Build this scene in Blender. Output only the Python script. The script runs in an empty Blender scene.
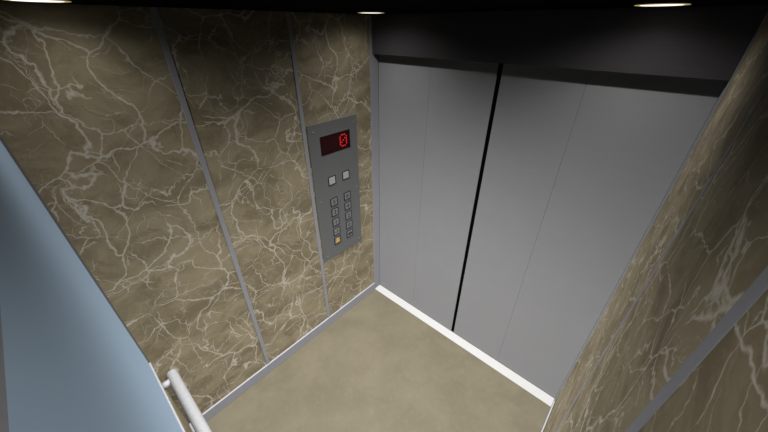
import bpy, bmesh, math, random
from mathutils import Vector, Matrix
C = bpy.context.scene.collection
random.seed(4)

# ------------------------------------------------------------------ materials
def newmat(name):
    m = bpy.data.materials.new(name); m.use_nodes = True
    nt = m.node_tree; nt.nodes.clear()
    out = nt.nodes.new('ShaderNodeOutputMaterial')
    b = nt.nodes.new('ShaderNodeBsdfPrincipled')
    nt.links.new(b.outputs[0], out.inputs[0])
    return m, nt, b

class G:
    """little node-graph helper"""
    def __init__(s, nt): s.nt = nt
    def n(s, t, **kw):
        x = s.nt.nodes.new(t)
        for k, v in kw.items(): setattr(x, k, v)
        return x
    def l(s, a, b): s.nt.links.new(a, b)
    def math(s, op, a, b=None, c=None, clamp=False):
        x = s.n('ShaderNodeMath', operation=op); x.use_clamp = clamp
        for i, v in enumerate((a, b, c)):
            if v is None: continue
            if isinstance(v, (int, float)): x.inputs[i].default_value = v
            else: s.l(v, x.inputs[i])
        return x.outputs[0]
    def vmath(s, op, a, b=None, scale=None):
        x = s.n('ShaderNodeVectorMath', operation=op)
        for i, v in enumerate((a, b)):
            if v is None: continue
            if isinstance(v, tuple): x.inputs[i].default_value = v
            else: s.l(v, x.inputs[i])
        if scale is not None: x.inputs['Scale'].default_value = scale
        return x.outputs[0]
    def noise(s, vec, scale, detail=3, rough=.5, dist=0.):
        x = s.n('ShaderNodeTexNoise'); s.l(vec, x.inputs['Vector'])
        x.inputs['Scale'].default_value = scale; x.inputs['Detail'].default_value = detail
        x.inputs['Roughness'].default_value = rough; x.inputs['Distortion'].default_value = dist
        return x.outputs
    def rng(s, v, a, b, c=0., d=1., smooth=True):
        x = s.n('ShaderNodeMapRange'); x.interpolation_type = 'SMOOTHSTEP' if smooth else 'LINEAR'
        s.l(v, x.inputs[0])
        for i, k in enumerate((a, b, c, d)): x.inputs[1 + i].default_value = k
        return x.outputs[0]
    def mix(s, f, a, b, mode='MIX'):
        x = s.n('ShaderNodeMix', data_type='RGBA', blend_type=mode)
        if isinstance(f, (int, float)): x.inputs[0].default_value = f
        else: s.l(f, x.inputs[0])
        for i, v in ((6, a), (7, b)):
            if isinstance(v, tuple): x.inputs[i].default_value = (*v, 1) if len(v) == 3 else v
            else: s.l(v, x.inputs[i])
        return x.outputs[2]

def plain(name, col, rough=.5, metal=0., spec=.5, emis=None, strength=0.):
    m, nt, b = newmat(name)
    g = G(nt); tc = g.n('ShaderNodeTexCoord')
    n = g.noise(tc.outputs['Object'], 60, 2)[0]
    c = g.mix(g.rng(n, .35, .65), tuple(x * .96 for x in col), tuple(min(1, x * 1.04) for x in col))
    g.l(c, b.inputs['Base Color'])
    b.inputs['Roughness'].default_value = rough; b.inputs['Metallic'].default_value = metal
    b.inputs['Specular IOR Level'].default_value = spec
    if emis:
        b.inputs['Emission Color'].default_value = (*emis, 1); b.inputs['Emission Strength'].default_value = strength
    return m

def marble_mat(name, base_a, base_b, base_c, vein):
    m, nt, b = newmat(name); g = G(nt)
    tc = g.n('ShaderNodeTexCoord'); oi = g.n('ShaderNodeObjectInfo')
    off = g.n('ShaderNodeCombineXYZ')
    g.l(g.math('MULTIPLY', oi.outputs['Random'], 37.), off.inputs[0])
    g.l(g.math('MULTIPLY', oi.outputs['Random'], 91.), off.inputs[1])
    g.l(g.math('MULTIPLY', oi.outputs['Random'], 53.), off.inputs[2])
    P = g.vmath('ADD', tc.outputs['Object'], off.outputs[0])
    # wavy coordinates
    w1 = g.vmath('SCALE', g.vmath('SUBTRACT', g.noise(P, 3.2, 2)[1], (.5, .5, .5)), scale=.34)
    w2 = g.vmath('SCALE', g.vmath('SUBTRACT', g.noise(P, 16, 2, .6)[1], (.5, .5, .5)), scale=.045)
    w3 = g.vmath('SCALE', g.vmath('SUBTRACT', g.noise(P, 60, 2, .6)[1], (.5, .5, .5)), scale=.011)
    Q = g.vmath('ADD', g.vmath('ADD', P, w1), g.vmath('ADD', w2, w3))
    def cells(scale, shift, width, mscale, m0, m1, soft):
        v = g.n('ShaderNodeTexVoronoi', feature='DISTANCE_TO_EDGE')
        g.l(g.vmath('ADD', Q, shift), v.inputs['Vector']); v.inputs['Scale'].default_value = scale
        mk = g.rng(g.noise(g.vmath('ADD', P, shift), mscale, 2)[0], m0, m1)
        wd = g.math('MULTIPLY', g.math('ADD', g.math('MULTIPLY', mk, .6), .2), width)
        core = g.math('SUBTRACT', 1., g.math('DIVIDE', v.outputs['Distance'], g.math('ADD', wd, .0005)), clamp=True)
        core = g.math('POWER', core, soft)
        return g.math('MULTIPLY', core, g.rng(mk, 0., .35))
    va = cells(3.3, (0, 0, 0), .026, 5., .26, .62, .8)
    vb = cells(5.6, (3.1, 7.7, 1.3), .023, 7., .42, .72, .9)
    vc = cells(12., (9.1, 2.7, 5.3), .026, 6., .48, .74, 1.)
    vd = cells(17., (4.4, 8.2, 9.9), .026, 8., .56, .78, 1.)
    Q = g.vmath('ADD', P, g.vmath('ADD', g.vmath('SCALE', w1, scale=.35), g.vmath('SCALE', w2, scale=1.1)))
    Q = g.vmath('ADD', Q, w3)
    ve = cells(4.3, (7.3, 4.9, 6.1), .020, 4.5, .30, .62, .9)
    vf = cells(7.7, (2.3, 1.9, 8.8), .018, 6., .50, .74, 1.)
    va = g.math('MAXIMUM', va, g.math('MAXIMUM', g.math('MULTIPLY', ve, .95), g.math('MULTIPLY', vf, .55)))
    vein_f = g.math('MAXIMUM', g.math('MAXIMUM', va, g.math('MULTIPLY', vb, .9)),
                    g.math('MAXIMUM', g.math('MULTIPLY', vc, .75), g.math('MULTIPLY', vd, .5)))
    grain = g.noise(P, 90, 3, .6)[0]
    vein_f = g.math('MULTIPLY', vein_f, g.rng(grain, .25, .6, .62, 1.))
    cloud = g.noise(g.vmath('MULTIPLY', Q, (1, 1, 1.7)), 4.2, 6, .62, .6)[0]
    fine = g.noise(P, 34, 5, .65)[0]
    c = g.mix(g.rng(cloud, .34, .66), base_a, base_b)
    c = g.mix(g.math('MULTIPLY', g.rng(fine, .52, .75), .55), c, base_c)
    speck = g.rng(g.noise(P, 150, 1)[0], .70, .76)
    c = g.mix(g.math('MULTIPLY', speck, .25), c, (.03, .02, .01))
    c = g.mix(g.math('MULTIPLY', vein_f, .95), c, vein)
    g.l(c, b.inputs['Base Color'])
    b.inputs['Roughness'].default_value = .55; b.inputs['Specular IOR Level'].default_value = .18
    return m

def metal_mat(name, col, rough=.5, metal=0., streak='z', amt=.05, spec=.3):
    m, nt, b = newmat(name); g = G(nt); tc = g.n('ShaderNodeTexCoord')
    st = {'z': (40, 40, 1.5), 'x': (3, 40, 60), 'y': (40, 3, 60)}[streak]
    n = g.noise(g.vmath('MULTIPLY', tc.outputs['Object'], st), 3, 4, .6)[0]
    n2 = g.noise(tc.outputs['Object'], 3.5, 4, .6)[0]
    f = g.math('ADD', g.math('MULTIPLY', g.rng(n, .3, .7), .5), g.math('MULTIPLY', g.rng(n2, .3, .7), .5))
    c = g.mix(f, tuple(x * (1 - amt) for x in col), tuple(x * (1 + amt) for x in col))
    g.l(c, b.inputs['Base Color'])
    b.inputs['Roughness'].default_value = rough; b.inputs['Metallic'].default_value = metal
    b.inputs['Specular IOR Level'].default_value = spec
    return m

def floor_mat():
    m, nt, b = newmat('beige_stone_floor'); g = G(nt); tc = g.n('ShaderNodeTexCoord')
    P = tc.outputs['Object']
    n1 = g.noise(P, 3.5, 6, .62, .4)[0]; n2 = g.noise(P, 22, 5, .7)[0]; n3 = g.noise(P, 120, 2)[0]
    c = g.mix(g.rng(n1, .3, .7), (.102, .089, .061), (.124, .109, .077))
    c = g.mix(g.math('MULTIPLY', g.rng(n2, .5, .72), .35), c, (.142, .126, .090))
    c = g.mix(g.math('MULTIPLY', g.rng(n3, .66, .74), .3), c, (.075, .065, .045))
    g.l(c, b.inputs['Base Color']); b.inputs['Roughness'].default_value = .6
    b.inputs['Specular IOR Level'].default_value = .15
    return m

def mirror_mat():
    m, nt, b = newmat('blue_tinted_mirror'); g = G(nt); tc = g.n('ShaderNodeTexCoord')
    n = g.noise(tc.outputs['Object'], 1.5, 1)[0]
    c = g.mix(g.rng(n, .2, .8), (.40, .54, .695), (.42, .56, .715))
    g.l(c, b.inputs['Base Color'])
    b.inputs['Metallic'].default_value = .08; b.inputs['Roughness'].default_value = .55
    return m

M = dict(
    marble=marble_mat('brown_marble', (.190, .157, .099), (.312, .264, .174), (.33, .290, .195), (.57, .53, .45)),
    metal=metal_mat('grey_satin_metal', (.29, .29, .315), .5),
    bright=metal_mat('bright_aluminium', (.365, .365, .365), .45, amt=.02),
    door=metal_mat('brushed_door_steel', (.295, .295, .305), .48, streak='x', amt=.035),
    header=metal_mat('dark_header_steel', (.070, .064, .068), .5, streak='x', amt=.10),
    plate=metal_mat('panel_steel', (.142, .144, .146), .5, streak='z', amt=.04),
    black=plain('black_void', (.003, .003, .003), .9, spec=0.),
    ceil=plain('black_ceiling', (.002, .002, .002), .8, spec=.05),
    floor=floor_mat(), mirror=mirror_mat(),
    navy=plain('navy_bezel', (.018, .026, .040), .5),
    cap=plain('button_cap_grey', (.20, .20, .195), .45),
    capl=plain('button_cap_light', (.42, .42, .42), .45),
    ink=plain('black_ink', (.035, .035, .035), .6),
    orange=plain('orange_enamel', (.75, .42, .07), .5),
    screen=plain('dark_red_screen', (.016, .0015, .003), .35, emis=(.4, 0, .02), strength=.006),
    led=plain('red_led', (.6, .02, .02), .5, emis=(1, .01, .015), strength=.5),
    rail=plain('white_handrail', (.35, .35, .36), .35, spec=.4),
    gold=plain('glowing_brass_rim', (.75, .60, .28), .35, metal=.3, emis=(1, .8, .35), strength=.35),  # glow put into the rim in place of lamplight on the brass
    lens=plain('lamp_lens', (.9, .9, .9), .5, emis=(1, .97, .90), strength=1.6),
    frame=metal_mat('dark_mirror_frame', (.15, .14, .14), .5),
    wall=plain('wall_backing', (.05, .045, .04), .8),
    screw=plain('screw_steel', (.28, .28, .28), .35, metal=.3),
)

# ------------------------------------------------------------------ mesh helpers
def add_box(bm, lo, hi, bev=0.):
    lo, hi = Vector(lo), Vector(hi)
    r = bmesh.ops.create_cube(bm, size=1.)
    vs = r['verts']
    for v in vs: v.co = Vector([(lo[i] + hi[i]) / 2 + v.co[i] * (hi[i] - lo[i]) for i in range(3)])
    if bev:
        es = list({e for v in vs for e in v.link_edges})
        bmesh.ops.bevel(bm, geom=es, offset=bev, segments=2, affect='EDGES', profile=.5)
def add_cyl(bm, a, b, r, seg=32, r2=None):
    a, b = Vector(a), Vector(b); d = b - a
    q = Vector((0, 0, 1)).rotation_difference(d.normalized()).to_matrix().to_4x4()
    bmesh.ops.create_cone(bm, cap_ends=True, segments=seg, radius1=r, radius2=r if r2 is None else r2,
                          depth=d.length, matrix=Matrix.Translation((a + b) / 2) @ q)
def obj(name, bm, mat, parent=None, origin=None, smooth=False):
    """link a bmesh (world coordinates) as one object with its origin inside it"""
    me = bpy.data.meshes.new(name)
    bmesh.ops.recalc_face_normals(bm, faces=bm.faces[:])
    if origin is None:
        xs = [v.co for v in bm.verts]
        origin = Vector([(min(v[i] for v in xs) + max(v[i] for v in xs)) / 2 for i in range(3)])
        origin.z = min(v.z for v in xs)
    origin = Vector(origin)
    for v in bm.verts: v.co -= origin
    bm.to_mesh(me); bm.free(); me.materials.append(mat)
    if smooth:
        for p in me.polygons: p.use_smooth = len(p.vertices) <= 4
    o = bpy.data.objects.new(name, me); C.objects.link(o)
    if parent:
        o.parent = parent; o.location = origin - WP[parent.name]
    else: o.location = origin
    WP[o.name] = origin
    return o
WP = {}
def box(name, lo, hi, mat, parent=None, bev=0.):
    bm = bmesh.new(); add_box(bm, lo, hi, bev); return obj(name, bm, mat, parent)
def thing(name, loc, label, cat, group=None):
    o = bpy.data.objects.new(name, None); C.objects.link(o); o.location = loc; o.empty_display_size = .05
    WP[o.name] = Vector(loc); return tag(o, label, cat, group)
def tag(o, label, cat, group=None):
    o['label'] = label; o['category'] = cat
    if group: o['group'] = group
    return o
def struct(o, label, cat):
    o['kind'] = 'structure'; return tag(o, label, cat)

# ------------------------------------------------------------------ dimensions (metres)
W, D, H = 1.727, 1.772, 2.358          # car width, depth (front return at y=0, back wall at y=-D), height
HZ = 2.139                             # underside of the header over the doors
DY = 0.061                             # face of the door leaves
T = .05

# ------------------------------------------------------------------ shell
struct(box('floor', (-T, -D - T, -T), (W + T, .2, 0), M['floor']), 'beige mottled stone lift floor', 'floor')
struct(box('ceiling', (-T, -D - T, H), (W + T, .2, H + T), M['ceil']), 'black lift ceiling with round downlights', 'ceiling')
wl = struct(box('wall_left', (-T, -D, 0), (-.004, .2, H), M['wall']), 'left lift wall of brown veined marble panels', 'wall')
wr = struct(box('wall_right', (W + .004, -D, 0), (W + T, .2, H), M['wall']), 'right lift wall of brown veined marble panels', 'wall')
wb = struct(box('wall_back', (-T, -D - T, 0), (W + T, -D - .004, H), M['wall']), 'back lift wall behind the blue mirror', 'wall')
wf = struct(box('wall_front', (0, 0, HZ), (W, .12, H), M['header']), 'dark steel header above the lift doors', 'wall')
box('shaft_backing', (0, .121, 0), (W, .2, H), M['black'], wf)

# marble panels, split by the upright metal strips
ls = [-1.201, -.607]; rs = [-1.268, -.715]; sw = .0125
def panels(parent, x0, x1, cuts, y0, y1):
    ys = [y0] + [c for k in cuts for c in (k - sw, k + sw)] + [y1]
    for i in range(0, len(ys), 2):
        box('marble_panel', (x0, ys[i], .08), (x1, ys[i + 1], H - .001), M['marble'], parent)
panels(wl, -.004, 0, ls, -D, -.022)
panels(wr, W, W + .004, rs, -D, -.022)
for x0, x1 in ((.0, .47), (.495, 1.232), (1.257, W)):
    box('marble_panel', (x0, -D - .004, .08), (x1, -D, .735), M['marble'], wb)
k = 0
def trim(lo, hi, label, mat='metal', bev=.0):
    global k; k += 1
    return struct(box('trim_%d' % k, lo, hi, M[mat], None, bev), label, 'trim')
for y, l in zip(ls, ('nearer the mirror', 'beside the button panel')):
    trim((-.003, y - sw, .085), (.003, y + sw, H - .001), 'grey upright metal strip on the left marble wall, ' + l, bev=.001)
for y, l in zip(rs, ('the wide looking one nearer the camera', 'the thin looking one nearer the doors')):
    trim((W - .001, y - sw - (.003 if y < -1 else -.002), .085), (W + .003, y + sw + (.003 if y < -1 else -.002), H - .001), 'grey upright metal strip on the right marble wall, ' + l, bev=.001)
for x in (.4825, 1.2445):
    trim((x - .0125, -D - .003, .085), (x + .0125, -D + .003, .735), 'grey upright strip on the back wall below the mirror, ' + ('left' if x < 1 else 'right') + ' one')
# door jambs
trim((-.004, -.022, 0), (.0035, .0595, H - .001), 'grey metal door jamb at the left marble wall', bev=.001)
trim((W - .0035, -.022, 0), (W + .004, .0595, H - .001), 'grey metal door jamb at the right marble wall', bev=.001)
# the sill
bm = bmesh.new()
add_box(bm, (.004, -.018, -.004), (W - .004, .0595, .004), .001)
obj('sill_tmp', bm, M['bright']).name = 'trim_sill'
s = bpy.data.objects['trim_sill']; k += 1; s.name = 'trim_%d' % k
struct(s, 'bright white metal sill along the foot of the lift doors', 'trim')
# skirtings
struct(box('baseboard_left', (-.003, -D, 0), (.011, -.0225, .090), M['metal'], None, .002), 'grey metal skirting under the left marble wall', 'baseboard')
struct(box('baseboard_right', (W - .007, -D, 0), (W + .003, -.0225, .090), M['metal'], None, .002), 'grey metal skirting under the right marble wall', 'baseboard')
struct(box('baseboard_back', (.0115, -D - .003, 0), (W - .0075, -D + .011, .090), M['metal'], None, .002), 'grey metal skirting under the back wall', 'baseboard')

# ------------------------------------------------------------------ doors
SEAM = .870
def leaf(n, x0, x1, mid, label):
    d = struct(box('door_%d' % n, (x0, DY + .008, .006), (x1, DY + .030, H - .06), M['door']), label, 'door')
    g_ = .0005
    box('door_panel', (x0, DY, .006), (mid - g_, DY + .008, H - .06), M['door'], d)
    box('door_panel', (mid + g_, DY, .006), (x1, DY + .008, H - .06), M['door'], d)
leaf(1, .0040, SEAM - .0132, .434, 'left brushed grey steel sliding lift door')
leaf(2, SEAM + .0132, W - .0040, 1.284, 'right brushed grey steel sliding lift door')

s = bpy.data.objects['door_1']
box('seam_shade', (SEAM - .0131, DY + .004, .006), (SEAM + .0131, DY + .034, H - .06), M['black'], s)  # black strip in the gap, standing in for the darkness between the leaves

# ------------------------------------------------------------------ mirror on the back wall
MZ0, MZ1 = .752, 2.048
yb = -D
mt = thing('wall_mirror', (W / 2, yb, MZ0), 'large blue tinted mirror in a metal frame on the back wall above the handrail', 'mirror')
box('mirror_glass', (.002, yb + .0005, MZ0), (W - .002, yb + .002, MZ1), M['mirror'], mt)
box('frame', (.0005, yb + .0005, MZ0 + .004), (.004, yb + .010, MZ1), M['frame'], mt)
box('frame', (W - .004, yb + .0005, MZ0 + .004), (W - .0005, yb + .010, MZ1), M['frame'], mt)
box('ledge', (.0005, yb - .003, MZ0 - .018), (W - .0005, yb + .0095, MZ0), M['rail'], mt, .001)
box('frame', (.0005, yb + .0005, MZ1), (W - .0005, yb + .005, H - .002), M['metal'], mt)

# ------------------------------------------------------------------ handrail
RY, RZ, RR = -1.709, .70, .0262
hr = thing('handrail', (W / 2, -D, RZ), 'white tubular handrail on round brackets along the back wall', 'handrail')
def tube(name, pts, r, mat, parent, seg=32):
    """swept round tube through pts with rounded end caps"""
    bm = bmesh.new(); rings = []
    P = [Vector(p) for p in pts]
    prof = []
    d0 = (P[1] - P[0]).normalized(); d1 = (P[-1] - P[-2]).normalized()
    for a in (90, 75, 55, 35, 15): prof.append((P[0] - d0 * r * .55 * math.sin(math.radians(a)), max(1e-4, r * math.cos(math.radians(a))), d0))
    for i, p in enumerate(P):
        d = (P[min(i + 1, len(P) - 1)] - P[max(i - 1, 0)]).normalized(); prof.append((p, r, d))
    for a in (15, 35, 55, 75, 90): prof.append((P[-1] + d1 * r * .55 * math.sin(math.radians(a)), max(1e-4, r * math.cos(math.radians(a))), d1))
    for c, rr, d in prof:
        u = d.cross(Vector((0, 0, 1)));
        if u.length < .01: u = Vector((1, 0, 0))
        u.normalize(); v = d.cross(u)
        rings.append([bm.verts.new(c + (u * math.cos(t) + v * math.sin(t)) * rr) for t in [2 * math.pi * j / seg for j in range(seg)]])
    for a, b in zip(rings, rings[1:]):
        for j in range(seg): bm.faces.new((a[j], a[(j + 1) % seg], b[(j + 1) % seg], b[j]))
    bm.faces.new(rings[0]); bm.faces.new(rings[-1])
    return obj(name, bm, mat, parent, smooth=True)
tube('rail', [(.112, RY, RZ), (.6, RY, RZ), (1.1, RY, RZ), (W - .112, RY, RZ)], RR, M['rail'], hr)
for x in (.155, W / 2, W - .155):
    bm = bmesh.new()
    add_cyl(bm, (x, RY - RR * .8, RZ), (x, -D + .002, RZ), .019, 28)
    add_cyl(bm, (x, -D + .0005, RZ), (x, -D + .006, RZ), .030, 28)
    obj('bracket', bm, M['rail'], hr, smooth=True)

# ------------------------------------------------------------------ control panel on the left wall
PY0, PY1, PZ0, PZ1 = -.585, -.172, .706, 1.778
PX = .006
cp = thing('control_panel', (0, (PY0 + PY1) / 2, PZ0), 'grey steel lift button panel with red floor display on left marble wall', 'control panel')
box('faceplate', (-.0004, PY0, PZ0), (PX, PY1, PZ1), M['plate'], cp, .0012)
ds = box('display', (PX - .001, -.500, 1.563), (PX + .0015, -.243, 1.690), M['screen'], cp, .0005)
# dot-matrix figure: slashed 0
pat = ["01110", "10001", "10011", "10101", "11001", "10001", "01110"]
bm = bmesh.new()
for r_, row in enumerate(pat):
    for c_, ch in enumerate(row):
        if ch == '1':
            y = -.3335 + c_ * .0140; z = 1.666 - r_ * .0128
            add_cyl(bm, (PX + .001, y, z), (PX + .0024, y, z), .0050, 10)
obj('digit', bm, M['led'], ds)
# unlit matrix
bm = bmesh.new()
for c_ in range(12):
    for r_ in range(7):
        y = -.478 + c_ * .0118; z = 1.666 - r_ * .0128
        add_cyl(bm, (PX + .0013, y, z), (PX + .0017, y, z), .0030, 6)
obj('unlit_dots', bm, plain('unlit_led', (.03, .002, .004), .5, emis=(.4, 0, .02), strength=.03), ds)

def glyph_mesh(text, size):
    cu = bpy.data.curves.new('t', 'FONT'); cu.body = text; cu.size = size; cu.align_x = 'CENTER'; cu.align_y = 'CENTER'
    cu.extrude = .0004; cu.offset = .0006
    o = bpy.data.objects.new('t', cu); C.objects.link(o)
    dg = bpy.context.evaluated_depsgraph_get(); dg.update()
    me = bpy.data.meshes.new_from_object(o.evaluated_get(dg))
    bpy.data.objects.remove(o); bpy.data.curves.remove(cu)
    bm = bmesh.new(); bm.from_mesh(me); bpy.data.meshes.remove(me)
    return bm
def wallmap(bm, y, z, x):      # flat xy drawing -> the left wall: x to +y, y to +z, thickness to +x
    for v in bm.verts: v.co = Vector((x + v.co.z, y + v.co.x, z + v.co.y))
def poly(bm, pts, th=.0008):
    a = [bm.verts.new((p[0], p[1], 0)) for p in pts]; b = [bm.verts.new((p[0], p[1], th)) for p in pts]
    n = len(pts); bm.faces.new(b); bm.faces.new(a[::-1])
    for i in range(n): bm.faces.new((a[i], a[(i + 1) % n], b[(i + 1) % n], b[i]))
def bell(bm):
    L = [(-.021, -.013), (-.016, -.008), (-.0135, .002), (-.011, .012), (-.006, .018), (-.002, .0195), (0, .023)]
    pts = L + [(-x, y) for x, y in L[-2::-1]]
    poly(bm, [(x * 1.15, y * 1.2) for x, y in pts])
    c = [(.006 * math.cos(math.radians(a)), -.0135 + .006 * math.sin(math.radians(a))) for a in range(180, 361, 20)]
    poly(bm, c)
def opener(bm):
    poly(bm, [(-.024, 0), (-.005, .017), (-.005, -.017)]); poly(bm, [(.024, 0), (.005, -.017), (.005, .017)])
    poly(bm, [(-.0018, -.016), (.0018, -.016), (.0018, .016), (-.0018, .016)])

def button(y, z, cap, kind, text=None, label=None):
    s = .0340; t = .0080
    b = box('button', (PX - .001, y - s + t, z - s + t), (PX + .0035, y + s - t, z + s - t), M[cap], cp, .001)
    if label: b['label'] = label
    bm = bmesh.new()
    x0, x1 = PX - .001, PX + .0022
    add_box(bm, (x0, y - s, z - s), (x1, y - s + t, z + s)); add_box(bm, (x0, y + s - t, z - s), (x1, y + s, z + s))
    add_box(bm, (x0, y - s + t, z + s - t), (x1, y + s - t, z + s)); add_box(bm, (x0, y - s + t, z - s), (x1, y + s - t, z - s + t))
    obj('bezel', bm, M['navy'], b)
    if kind == 'num':
        bm = glyph_mesh(text, .046); wallmap(bm, y, z, PX + .0036); obj('numeral', bm, M['ink'], b)
    elif kind == 'bell':
        bm = bmesh.new(); bell(bm); wallmap(bm, y, z, PX + .0036); obj('bell_symbol', bm, M['orange'], b)
    elif kind == 'open':
        bm = bmesh.new(); opener(bm); wallmap(bm, y, z, PX + .0036); obj('door_symbol', bm, M['ink'], b)
YL, YR = -.4335, -.3035
button(YL, 1.366, 'capl', None, label='blank light grey button, left one under the display')
button(YR, 1.366, 'capl', None, label='blank light grey button, right one under the display')
rows = [1.194, 1.107, 1.019, .932, .846]
for z, l, r in zip(rows, ('5', '3', '1', '-1', None), ('6', '4', '2', '0', None)):
    if l:
        button(YL, z, 'cap', 'num', l); button(YR, z, 'cap', 'num', r)
    else:
        button(YL, z, 'cap', 'bell', label='alarm button with an orange bell')
        button(YR, z, 'cap', 'open', label='door opening button with a black arrow symbol')
for y in (-.545, -.203):
    for z in (1.731, 1.236, .745):
        bm = bmesh.new(); add_cyl(bm, (PX - .0005, y, z), (PX + .0018, y, z), .0065, 16, .005)
        obj('screw', bm, M['screw'], cp)

# ------------------------------------------------------------------ ceiling downlights
def downlight(x, y, label):
    t = thing('downlight', (x, y, H), label, 'ceiling light', 'round ceiling downlights')
    R = .069
    bm = bmesh.new()           # rim: lathe profile
    prof = [(R - .012, 0), (R, 0), (R + .003, -.0005), (R + .002, -.0014), (R - .004, -.0020), (R - .012, -.0014)]
    seg = 48; rings = []
    for r_, z in prof: rings.append([bm.verts.new((x + r_ * math.cos(2 * math.pi * j / seg), y + r_ * math.sin(2 * math.pi * j / seg), H - .0005 + z)) for j in range(seg)])
    rings.append(rings[0])
    for a, b in zip(rings, rings[1:]):
        for j in range(seg): bm.faces.new((a[j], a[(j + 1) % seg], b[(j + 1) % seg], b[j]))
    obj('rim', bm, M['gold'], t, smooth=True)
    bm = bmesh.new(); add_cyl(bm, (x, y, H - .0020), (x, y, H - .0006), R - .0125, 40)
    ln = obj('lens', bm, M['lens'], t)
    for part, power, nb in (('lamp', POWER * (1 - SOFT), 0), ('glow', POWER * SOFT, 1024)):
        ld = bpy.data.lights.new(part, 'SPOT'); ld.energy = power; ld.shadow_soft_size = .007
        ld.spot_size = math.radians(SPREAD); ld.spot_blend = 1.; ld.color = (1, .985, .96)
        ld.cycles.max_bounces = nb
        ld.use_nodes = True; nt = ld.node_tree; em = nt.nodes['Emission']
        fo = nt.nodes.new('ShaderNodeLightFalloff'); fo.inputs['Strength'].default_value = 1.; fo.inputs['Smooth'].default_value = 0
        nt.links.new(fo.outputs['Constant'], em.inputs['Strength'])
        lo = bpy.data.objects.new(part, ld); C.objects.link(lo); lo.parent = t; lo.location = (0, 0, -.007)
SOFT = .17
POWER, SPREAD = 29.5, 159
downlight(.222, -.232, 'round downlight above the left lift door beside the button panel')
downlight(1.468, -.200, 'round downlight at the right end of the dark door header')
downlight(.165, -1.53, 'round downlight over the left marble wall near the mirror')
downlight(1.463, -1.50, 'round downlight over the right marble wall near the mirror')

# ------------------------------------------------------------------ world, camera
w = bpy.data.worlds.new('World'); bpy.context.scene.world = w; w.use_nodes = True
w.node_tree.nodes['Background'].inputs[0].default_value = (0, 0, 0, 1)
yaw, pit, ro, f = .7305, .5541, .0030, 308.27
fw = Vector((-math.sin(yaw) * math.cos(pit), math.cos(yaw) * math.cos(pit), -math.sin(pit)))
r0 = Vector((math.cos(yaw), math.sin(yaw), 0)); u0 = r0.cross(fw)
r = math.cos(ro) * r0 + math.sin(ro) * u0; u = -math.sin(ro) * r0 + math.cos(ro) * u0
cd = bpy.data.cameras.new('camera'); cam = bpy.data.objects.new('camera', cd); C.objects.link(cam)
cam.matrix_world = Matrix(((r.x, u.x, -fw.x, 1.6041), (r.y, u.y, -fw.y, -1.6657), (r.z, u.z, -fw.z, 2.30), (0, 0, 0, 1)))
cd.sensor_width = 36; cd.lens = f / 768 * 36; cd.clip_start = .01
sc = bpy.context.scene; sc.camera = cam
sc.view_settings.view_transform = 'Standard'; sc.view_settings.look = 'None'
sc.view_settings.exposure = 0; sc.view_settings.gamma = 1
